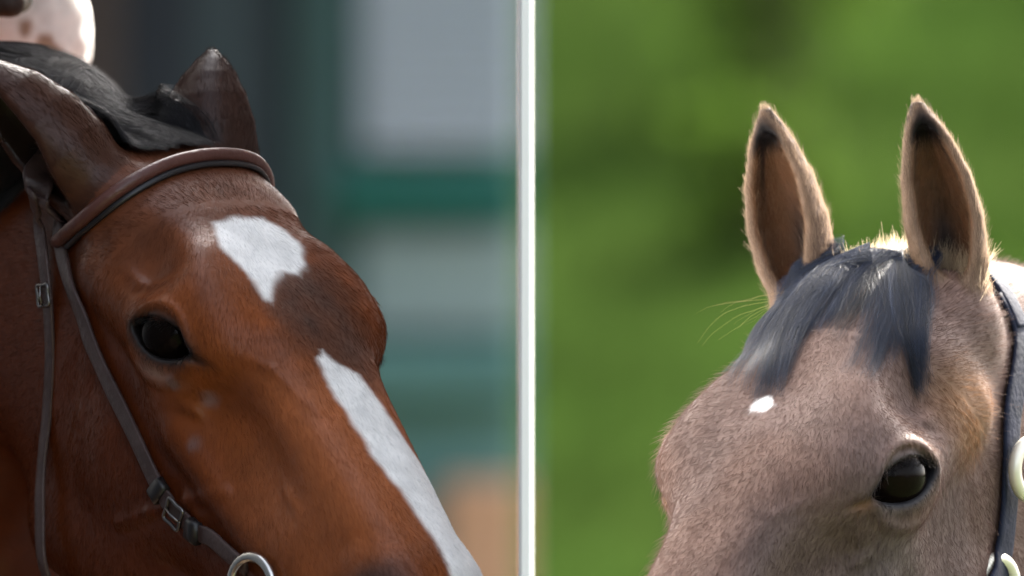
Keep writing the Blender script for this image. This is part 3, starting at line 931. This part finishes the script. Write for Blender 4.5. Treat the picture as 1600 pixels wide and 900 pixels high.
def tone(n):
    t = np.concatenate(TONE)[-n:][:, None]
    TONE.clear()
    return t

L_ = []
for gd, n, w0, w1, lf, rg in (
        ([(.002, -.008, -.034), (.016, -.026, -.036), (.0576, -.031, -.0194), (.108, -.0306, -.0107), (.1636, -.0195, -.0027), (.195, -.010, 0)], 1300, .024, .022, .016, .55),
        ([(.0, -.018, -.034), (.016, -.046, -.034), (.055, -.050, -.03), (.108, -.048, -.018), (.1686, -.037, -.0027)], 900, .020, .022, .014, .6),
        ([(.002, -.022, -.034), (.0139, -.0511, -.0356), (.0909, -.0567, -.0216), (.1666, -.0484, -.0008)], 900, .020, .026, .012, .5),
        ([(.0, .000, -.034), (.015, -.004, -.032), (.045, -.006, -.02), (.085, -.006, -.012)], 900, .026, .022, .014, .7),
        ([(.0, .002, -.034), (.02, .008, -.030), (.06, .016, -.016), (.115, .024, -.008)], 520, .024, .030, .014, .6),
        ([(.0, -.004, -.034), (.04, -.014, -.022), (.10, -.014, -.010), (.135, -.010, -.005)], 520, .022, .026, .014, .65),
        ([(.0, .008, -.034), (.014, .018, -.032), (.0537, .0342, -.0211), (.1067, .0482, -.0159), (.165, .0612, -.005)], 420, .022, .018, .012, .4),
        ([(.002, .012, -.034), (.016, .022, -.033), (.0553, .046, -.0258), (.0935, .058, -.022), (.135, .066, -.018)], 420, .020, .020, .012, .5),
        ([(-.0109, .011, -.0443), (.0553, .0499, -.0258), (.0935, .0683, -.0282), (.130, .0821, -.0535)], 420, .018, .014, .012, .35)):
    L_.append(lock(brown, gd, int(n * 2.8), w0, w1, lf, rg, clump=90))
P_ = np.concatenate(L_)
strands('forelock', P_, rng.uniform(.00006, .00013, len(P_)), hair_cols(len(P_), (.010, .0155, .032), .5) * tone(len(P_)), M_mane, brown.obj)
n = 2200                                                    # tuft on the poll, sunlight painted in as cream hair
q = np.stack([rng.normal(-.012, .010, n), rng.normal(.012, .030, n), np.full(n, -.055)], 1)
P0, N0 = brown.surf(q, 0)
D_ = N0 * .35 + np.array([.05, -.15, .55]) + rng.normal(0, .25, (n, 3))
ln = rng.uniform(.008, .020, (n, 1))
P_ = P0[:, None] + (D_ * ln)[:, None] * np.array([0, .5, 1.])[None, :, None]
strands('poll_tuft', P_, np.full(n, .00014), hair_cols(n, (.48, .38, .27), .25), M_hair_soft, brown.obj)
# a few loose hairs blown off the far side of the brow
w_ = lock(brown, [(.03, -.06, -.04), (.07, -.085, -.02), (.095, -.105, -.018), (.115, -.120, -.025)], 9, .012, .04, 0, .7, free=True)
strands('stray_hair', w_, np.full(len(w_), .00008), hair_cols(len(w_), (.35, .24, .13), .3), M_hair, brown.obj)

def neck_guides(h, side, t_list, drop):
    out = []
    for t in t_list:
        i = int(t * 8); c, r, M = h.neck[i]
        top = c + M[2] * r[2] * .96; s_ = M[1] * side
        b_ = [top, top + s_ * .06 - M[2] * .03, c + s_ * (r[1] + .01) + M[2] * r[2] * .45, c + s_ * (r[1] + .012) + M[2] * r[2] * (.45 - drop)]
        out.append([h.to_head(h.from_body(x)) for x in b_])
    return out
L_ = []
for gd, n, w0, w1, lf, rg in (
        ([(-.30, -.02, -.20), (-.168, -.011, -.11), (-.09, -.005, -.057), (-.03, .007, -.03), (.022, .016, -.02)], 1100, .024, .014, .011, .15),
        ([(-.30, -.05, -.20), (-.17, -.035, -.10), (-.09, -.022, -.06), (-.03, -.006, -.03), (.026, .006, -.018)], 900, .022, .014, .014, .15),
        ([(-.28, -.08, -.18), (-.16, -.060, -.095), (-.085, -.045, -.058), (-.025, -.026, -.028), (.024, -.008, -.018)], 800, .022, .014, .012, .15),
        ([(-.25, -.10, -.15), (-.14, -.080, -.085), (-.07, -.064, -.055), (-.015, -.045, -.03), (.028, -.024, -.018)], 600, .018, .012, .010, .2),
        ([(-.20, -.03, -.13), (-.15, -.085, -.12), (-.12, -.115, -.17), (-.10, -.12, -.24)], 900, .06, .05, .012, .3),
        ([(-.15, -.03, -.10), (-.10, -.09, -.10), (-.07, -.12, -.14), (-.05, -.125, -.20)], 700, .04, .035, .012, .3)):
    L_.append(lock(bay, gd, int(n * 1.6), w0, w1, lf, rg, base=.006, clump=60))
for g_ in neck_guides(bay, -1, (.2, .3, .42, .55, .68), .5): L_.append(lock(bay, g_, 350, .09, .08, .012, .3))
P_ = np.concatenate(L_)
strands('mane', P_, rng.uniform(.00014, .00026, len(P_)), hair_cols(len(P_), (.015, .014, .016), .5) * tone(len(P_)), M_mane, bay.obj)
L_ = [lock(brown, g_, 300, .08, .07, .012, .3) for g_ in neck_guides(brown, -1, (.2, .3, .42, .55, .68, .8), .5)]
P_ = np.concatenate(L_)
strands('mane', P_, rng.uniform(.00014, .00026, len(P_)), hair_cols(len(P_), (.030, .033, .042), .6), M_mane, brown.obj)
for h in (bay, brown):
    z = h.wz / 1.6
    gd = [h.to_head(h.from_body((np.array(q) * z))) for q in ((-1.18, 0, 1.42), (-1.32, 0, 1.30), (-1.36, 0, .95), (-1.34, .02, .5))]
    P_ = lock(h, gd, 700, .05, .10, 0, .3, free=True)
    strands('tail', P_, rng.uniform(.0004, .0007, len(P_)), hair_cols(len(P_), (.02, .018, .018), .5), M_mane, h.obj)

# ------------------------------------------------------------------ tack
M_leather = mat('brown_leather', (.050, .030, .028), .38, .4, scale=60, color2=(.072, .044, .041), bump=.15, bscale=180)
M_rolled = mat('rolled_leather', (.080, .028, .021), .36, .4, scale=50, color2=(.110, .042, .033), bump=.12, bscale=180)
M_darkleather = mat('dark_leather', (.012, .010, .011), .4, .45, scale=60, bump=.1)
M_dull = mat('dull_steel', (.20, .19, .185), .35, .5, metal=1., scale=20, var=.1)
M_steel = mat('steel', (.62, .60, .56), .25, .5, metal=1., scale=20, var=.06)
M_brass = mat('pale_brass', (.74, .70, .58), .35, .5, metal=.35, scale=20, var=.06)
M_navy = mat('navy_strap', (.006, .008, .017), .75, .12, scale=60, color2=(.014, .017, .034), bump=.15, bscale=200)

def strap(h, pts, width, thick, name, m, parent, off=.004, n=40, hug=True, round_=False):
    G = spline(pts, n)
    if hug:
        P, N = h.surf(G, off)
        for _ in range(2):                                   # ease out the dips
            P[1:-1] = .25 * P[:-2] + .5 * P[1:-1] + .25 * P[2:]
    else:
        P = np.array([h.from_head(q) for q in G]); _, N = h.surf(G, 0)
    mb = MB().tube(P, width / 2, 14, 1.0 if round_ else thick / width, N)
    o = mb.build(name, m, parent, True)
    return o, P, N

def frame(P, T, N, w_, l_, wire, name, m, parent):
    """rectangular buckle lying on a strap"""
    B = np.cross(T, N); B /= np.linalg.norm(B)
    c = [P + T * a * l_ / 2 + B * b * w_ / 2 + N * .004 for a, b in ((1, 0), (1, 1), (0, 1), (-1, 1), (-1, 0), (-1, -1), (0, -1), (1, -1), (1, 0))]
    mb = MB().tube(spline(c, 41), wire, 8)
    mb.tube([P - T * l_ / 2 + N * .005, P + N * .007, P + T * l_ / 2 + N * .006], wire * .7, 8)
    return mb.build(name, m, parent, True)

bridle = empty('bridle', bay.from_head((0, 0, 0)))
bridle.rotation_euler = (0, 0, 0)
tag(bridle, 'brown leather bridle with rolled browband and steel bit ring on the bay horse', 'bridle')
Bp = Matrix.Translation(-Vector(bridle.location))
def on(o, par):
    o.parent = par; o.matrix_parent_inverse = Matrix.Translation(-par.location); return o
BROW = [(.0266, -.096, -.126), (.0517, -.0982, -.0758), (.0573, -.0835, -.0426), (.0525, -.0574, -.0255), (.0447, -.0263, -.0167),
        (.0394, .0069, -.0152), (.0364, .0361, -.0212), (.034, .062, -.040), (.030, .085, -.075), (.02, .096, -.126)]
o, P, N = strap(bay, BROW, .0114, .0114, 'browband', M_rolled, None, .007, 60, round_=True); on(o, bridle)
o2, _, _ = strap(bay, [(a + .0075, b, c) for a, b, c in BROW], .007, .005, 'browband_edge', M_darkleather, None, .003, 60); on(o2, bridle)
for sg in (-1, 1):
    CH = [(.0035, .1118 * sg, -.0935), (.0118, .0932 * sg, -.1198), (.0462, .0945 * sg, -.1307), (.087, .0952 * sg, -.1349), (.1273, .0892 * sg, -.1473),
          (.182, .0866 * sg, -.1540), (.2309, .085 * sg, -.157), (.285, .072 * sg, -.167), (.345, .064 * sg, -.152), (.400, .061 * sg, -.126)]
    o, P, N = strap(bay, CH, .0145, .0045, 'cheekpiece', M_leather, None, .0045, 80); on(o, bridle)
    T = np.gradient(P, axis=0); T /= np.linalg.norm(T, axis=1)[:, None]
    for k in (64,): on(frame(P[k], T[k], N[k], .019, .018, .0016, 'buckle', M_dull, None), bridle)
    for k in (60, 68):
        on(MB().tube(P[k - 1:k + 2] + N[k] * .002, .0098, 14, .5, N[k - 1:k + 2]).build('keeper', M_darkleather, None, True), bridle)
    ring_c = bay.from_head((.4237, .0800 * sg, -.128))
    on(MB().ring(ring_c, bay.H.T @ np.array([.15, 1.0 * sg, .1]), .0245, .0042).build('bit_ring', M_steel, None, True), bridle)
    TH = [(-.0035, .1149 * sg, -.0967), (-.0028, .0931 * sg, -.1345), (.0276, .0953 * sg, -.1494), (.0577, .0947 * sg, -.1723), (.0843, .0902 * sg, -.2065),
          (.1068, .0865 * sg, -.2451), (.1341, .090 * sg, -.2789), (.166, .094 * sg, -.3075), (.202, .092 * sg, -.340), (.225, .06 * sg, -.372), (.235, 0, -.385)]
    o, P, N = strap(bay, TH, .0125, .0042, 'throatlatch', M_leather, None, .005, 70, hug=False); on(o, bridle)
    T = np.gradient(P, axis=0); T /= np.linalg.norm(T, axis=1)[:, None]
    on(frame(P[19], T[19], N[19], .015, .016, .0014, 'buckle', M_dull, None), bridle)
    HP = [(.0118, .0960 * sg, -.1198), (-.016, .1085 * sg, -.085), (-.040, .085 * sg, -.060), (-.050, .045 * sg, -.045), (-.052, 0, -.040)]
    o, P, N = strap(bay, HP, .024, .0045, 'headpiece', M_leather, None, .002, 40); on(o, bridle)
on(MB().tube([bay.from_head((.4235, -.060, -.112)), bay.from_head((.43, 0, -.118)), bay.from_head((.4235, .060, -.112))], .006, 10).build('bit_bar', M_steel, None, True), bridle)

halter = empty('halter', brown.from_head((0, 0, 0)))
tag(halter, 'navy strap halter with pale brass rings on the taupe brown horse', 'halter')
for sg in (1, -1):
    CK = [(-.06, .075 * sg, -.10), (-.035, .080 * sg, -.13), (-.006, .0736 * sg, -.141), (.0407, .0828 * sg, -.1483), (.0728, .086 * sg, -.1712), (.101, .0854 * sg, -.198),
          (.136, .0853 * sg, -.2182), (.20, .080 * sg, -.215), (.27, .072 * sg, -.18), (.372, .060 * sg, -.145)]
    o, P, N = strap(brown, CK, .029, .005, 'cheek_strap', M_navy, None, .0045, 70); on(o, halter)
    CR = [(-.035, .080 * sg, -.13), (-.065, .075 * sg, -.10), (-.085, .045 * sg, -.075), (-.09, 0, -.066)]
    o, P2, N2 = strap(brown, CR, .024, .005, 'crown_strap', M_navy, None, .006, 40); on(o, halter)
    NB = [(.372, .060 * sg, -.145), (.39, .052 * sg, -.07), (.408, .030 * sg, -.02), (.410, 0, -.003)]
    o, _, _ = strap(brown, NB, .024, .005, 'noseband', M_navy, None, .004, 40); on(o, halter)
    CN = [(.372, .060 * sg, -.145), (.342, .052 * sg, -.20), (.335, .02 * sg, -.245), (.333, 0, -.25)]
    o, _, _ = strap(brown, CN, .024, .005, 'chin_strap', M_navy, None, .004, 40); on(o, halter)
    TR = [(.136, .0853 * sg, -.2182), (.12, .075 * sg, -.28), (.11, .04 * sg, -.33), (.11, 0, -.345)]
    o, _, _ = strap(brown, TR, .020, .005, 'throat_strap', M_navy, None, .004, 40); on(o, halter)
    for q in ((.070, .1035, -.182), (.150, .0885, -.2292), (.372, .065, -.145)):
        c = brown.from_head((q[0], q[1] * sg, q[2]))
        on(MB().ring(c, brown.H.T @ np.array([.1, 1.0 * sg, .1]), .0225, .0056).build('ring', M_brass, None, True), halter)

# ------------------------------------------------------------------ rider on the bay
M_skin = mat('skin', (.42, .24, .17), .5, .4, scale=30)
M_breech = coat_mat('white_breeches', .8, .15, 0)
M_jacket = mat('dark_jacket', (.035, .025, .022), .75, .2, scale=20, bump=.2)
M_boot = mat('black_boots', (.012, .011, .011), .3, .5, scale=20)
M_helmet = mat('dark_helmet', (.03, .03, .035), .4, .4, scale=20)
J = dict(hip=(-.42, .10, 1.86), knee=(-.03, .200, 1.715), ankle=(-.26, .285, 1.30), toe=(-.10, .315, 1.245), heel=(-.30, .285, 1.25),
         sh=(-.10, .19, 2.20), elbow=(.03, .25, 1.93), wrist=(.165, .085, 1.785))
def rider_sdf(P, grow=0., what='all', side=0):
    p = bay.to_body(P).astype(np.float32); q = p.copy(); q[:, 1] = fold(p[:, 1], .004) if side == 0 else p[:, 1] * side
    d = np.full(len(p), 1.)
    if what in ('all', 'breeches'):
        d = smin(d, ell(p, (-.43, 0, 1.88), (.15, .165, .13)), .02)
        d = smin(d, cone(q, J['hip'], .098, J['knee'], .060), .05)
        d = smin(d, cone(q, J['knee'], .058, (-.10, .235, 1.58), .054), .03)
        if what == 'breeches':
            d = d - .024 * (vnoise(p.astype(float), 15, 3) - .5) - .008 * (vnoise(p.astype(float), 30, 8) - .5) - .004 * (vnoise(p.astype(float), 60, 4) - .5)
    if what in ('all', 'boots'):
        d = smin(d, cone(q, (-.10, .235, 1.58), .054, J['ankle'], .038), .03)
        d = smin(d, cone(q, J['heel'], .034, J['toe'], .034), .03)
    if what in ('all', 'jacket'):
        d = smin(d, cone(p, (-.40, 0, 1.97), .135, (-.13, 0, 2.17), .150), .06)
        d = smin(d, cone(q, (-.12, .10, 2.19), .09, J['sh'], .072), .05)
        d = smin(d, cone(q, J['sh'], .065, J['elbow'], .048), .03)
        d = smin(d, cone(q, J['elbow'], .047, J['wrist'], .034), .03)
    if what == 'all':
        d = smin(d, cone(p, (-.10, 0, 2.28), .065, (-.02, 0, 2.36), .058), .04)
        d = smin(d, ell(p, (.02, 0, 2.44), (.10, .075, .115)), .03)
        d = smin(d, cone(p, (.112, 0, 2.44), .010, (.128, 0, 2.41), .014), .015)           # nose
        d = smin(d, ell(p, (.09, 0, 2.36), (.035, .045, .03)), .02)                         # chin
        d = smin(d, ell(q, (.02, .078, 2.43), (.022, .010, .032)), .008)                    # ears
        d = smax(d, -ell(q, (.118, .030, 2.452), (.014, .014, .009)), .01)                  # eye sockets
    if what in ('all', 'glove'):
        q = q + np.array([.035, 0, .015], np.float32)
        d = smin(d, ell(q, (.235, .080, 1.785), (.045, .018, .040)), .02)                   # palm
        for k in range(4):                                                                  # curled fingers
            z0 = 1.812 - .019 * k
            d = smin(d, cone(q, (.262, .082, z0), .0095, (.285, .062, z0 - .004), .009), .006)
            d = smin(d, cone(q, (.285, .062, z0 - .004), .009, (.262, .050, z0 - .006), .008), .004)
        d = smin(d, cone(q, (.225, .065, 1.815), .011, (.262, .050, 1.828), .009), .006)    # thumb
    return d - grow
def rider_mesh(name, what, grow, m, parent, h=.0075, side=0):
    F = lambda P: rider_sdf(P, grow, what, side)
    c = np.array([bay.from_body(q) for q in ((-.7, -.4, 1.15), (.4, .4, 2.65), (-.7, .4, 1.15), (.4, -.4, 2.65))])
    V, Q = extract(F, c.min(0) - .05, c.max(0) + .05, h, .06)
    V = project(F, V, 2)
    return mesh_obj(name, V, Q, m, parent)
rider = rider_mesh('person', 'all', 0, M_skin, None)
tag(rider, 'rider in white mud spotted breeches sitting on the bay horse', 'person')
br = rider_mesh('breeches', 'breeches', .006, M_breech, rider, .006)
Vb = np.empty(len(br.data.vertices) * 3); br.data.vertices.foreach_get('co', Vb); Vb = Vb.reshape(-1, 3)
mud = np.zeros(len(Vb))
for x0, z0, r0 in ((-.413, 1.722, .009), (-.396, 1.709, .010), (-.388, 1.702, .007)):
    mud = np.maximum(mud, ss(r0, r0 * .4, np.hypot(Vb[:, 0] - x0, Vb[:, 2] - z0) + .008 * (vnoise(Vb, 110, 12) - .5)) * (Vb[:, 1] < 10.72))
c4 = np.ones((len(Vb), 4), np.float32); c4[:, :3] = mixc(np.tile(np.array([.84, .83, .82]), (len(Vb), 1)), (.26, .14, .07), mud * .85)
br.data.color_attributes.new('coat', 'FLOAT_COLOR', 'POINT').data.foreach_set('color', c4.ravel())
M_glove = mat('dark_brown_gloves', (.035, .020, .014), .6, .3, scale=40, bump=.2)
for sd in (1, -1):
    rider_mesh('boot', 'boots', .007, M_boot, rider, side=sd)
    rider_mesh('glove', 'glove', .002, M_glove, rider, .005, side=sd)
rider_mesh('jacket', 'jacket', .009, M_jacket, rider)
def helmet_sdf(P):
    p = bay.to_body(P).astype(np.float32)
    d = ell(p, (.015, 0, 2.475), (.125, .098, .115))
    d = smax(d, -(p[:, 2] - 2.465), .01)
    return smin(d, ell(p, (.13, 0, 2.472), (.055, .07, .010)), .01)
c = np.array([bay.from_body(q) for q in ((-.2, -.2, 2.4), (.3, .2, 2.65), (-.2, .2, 2.4), (.3, -.2, 2.65))])
V, Q = extract(helmet_sdf, c.min(0) - .05, c.max(0) + .05, .0075, .06)
mesh_obj('helmet', project(helmet_sdf, V, 2), Q, M_helmet, rider)

def saddle_sdf(P):
    p = bay.to_body(P).astype(np.float32); q = p.copy(); q[:, 1] = fold(p[:, 1])
    d = ell(p, (-.40, 0, 1.655), (.27, .17, .06))
    d = smin(d, ell(p, (-.62, 0, 1.72), (.06, .14, .05)), .05)
    d = smin(d, ell(p, (-.19, 0, 1.71), (.05, .08, .05)), .05)
    d = smin(d, ell(q, (-.28, .245, 1.45), (.20, .07, .24)), .05)
    return smax(d, -(bay.body_sdf(P) - .008), .01)
c = np.array([bay.from_body(q) for q in ((-.8, -.45, 1.1), (.1, .45, 1.9), (-.8, .45, 1.1), (.1, -.45, 1.9))])
V, Q = extract(saddle_sdf, c.min(0) - .05, c.max(0) + .05, .0075, .06)
tag(mesh_obj('saddle', project(saddle_sdf, V, 1), Q, M_leather), 'brown leather saddle under the rider on the bay horse', 'saddle')
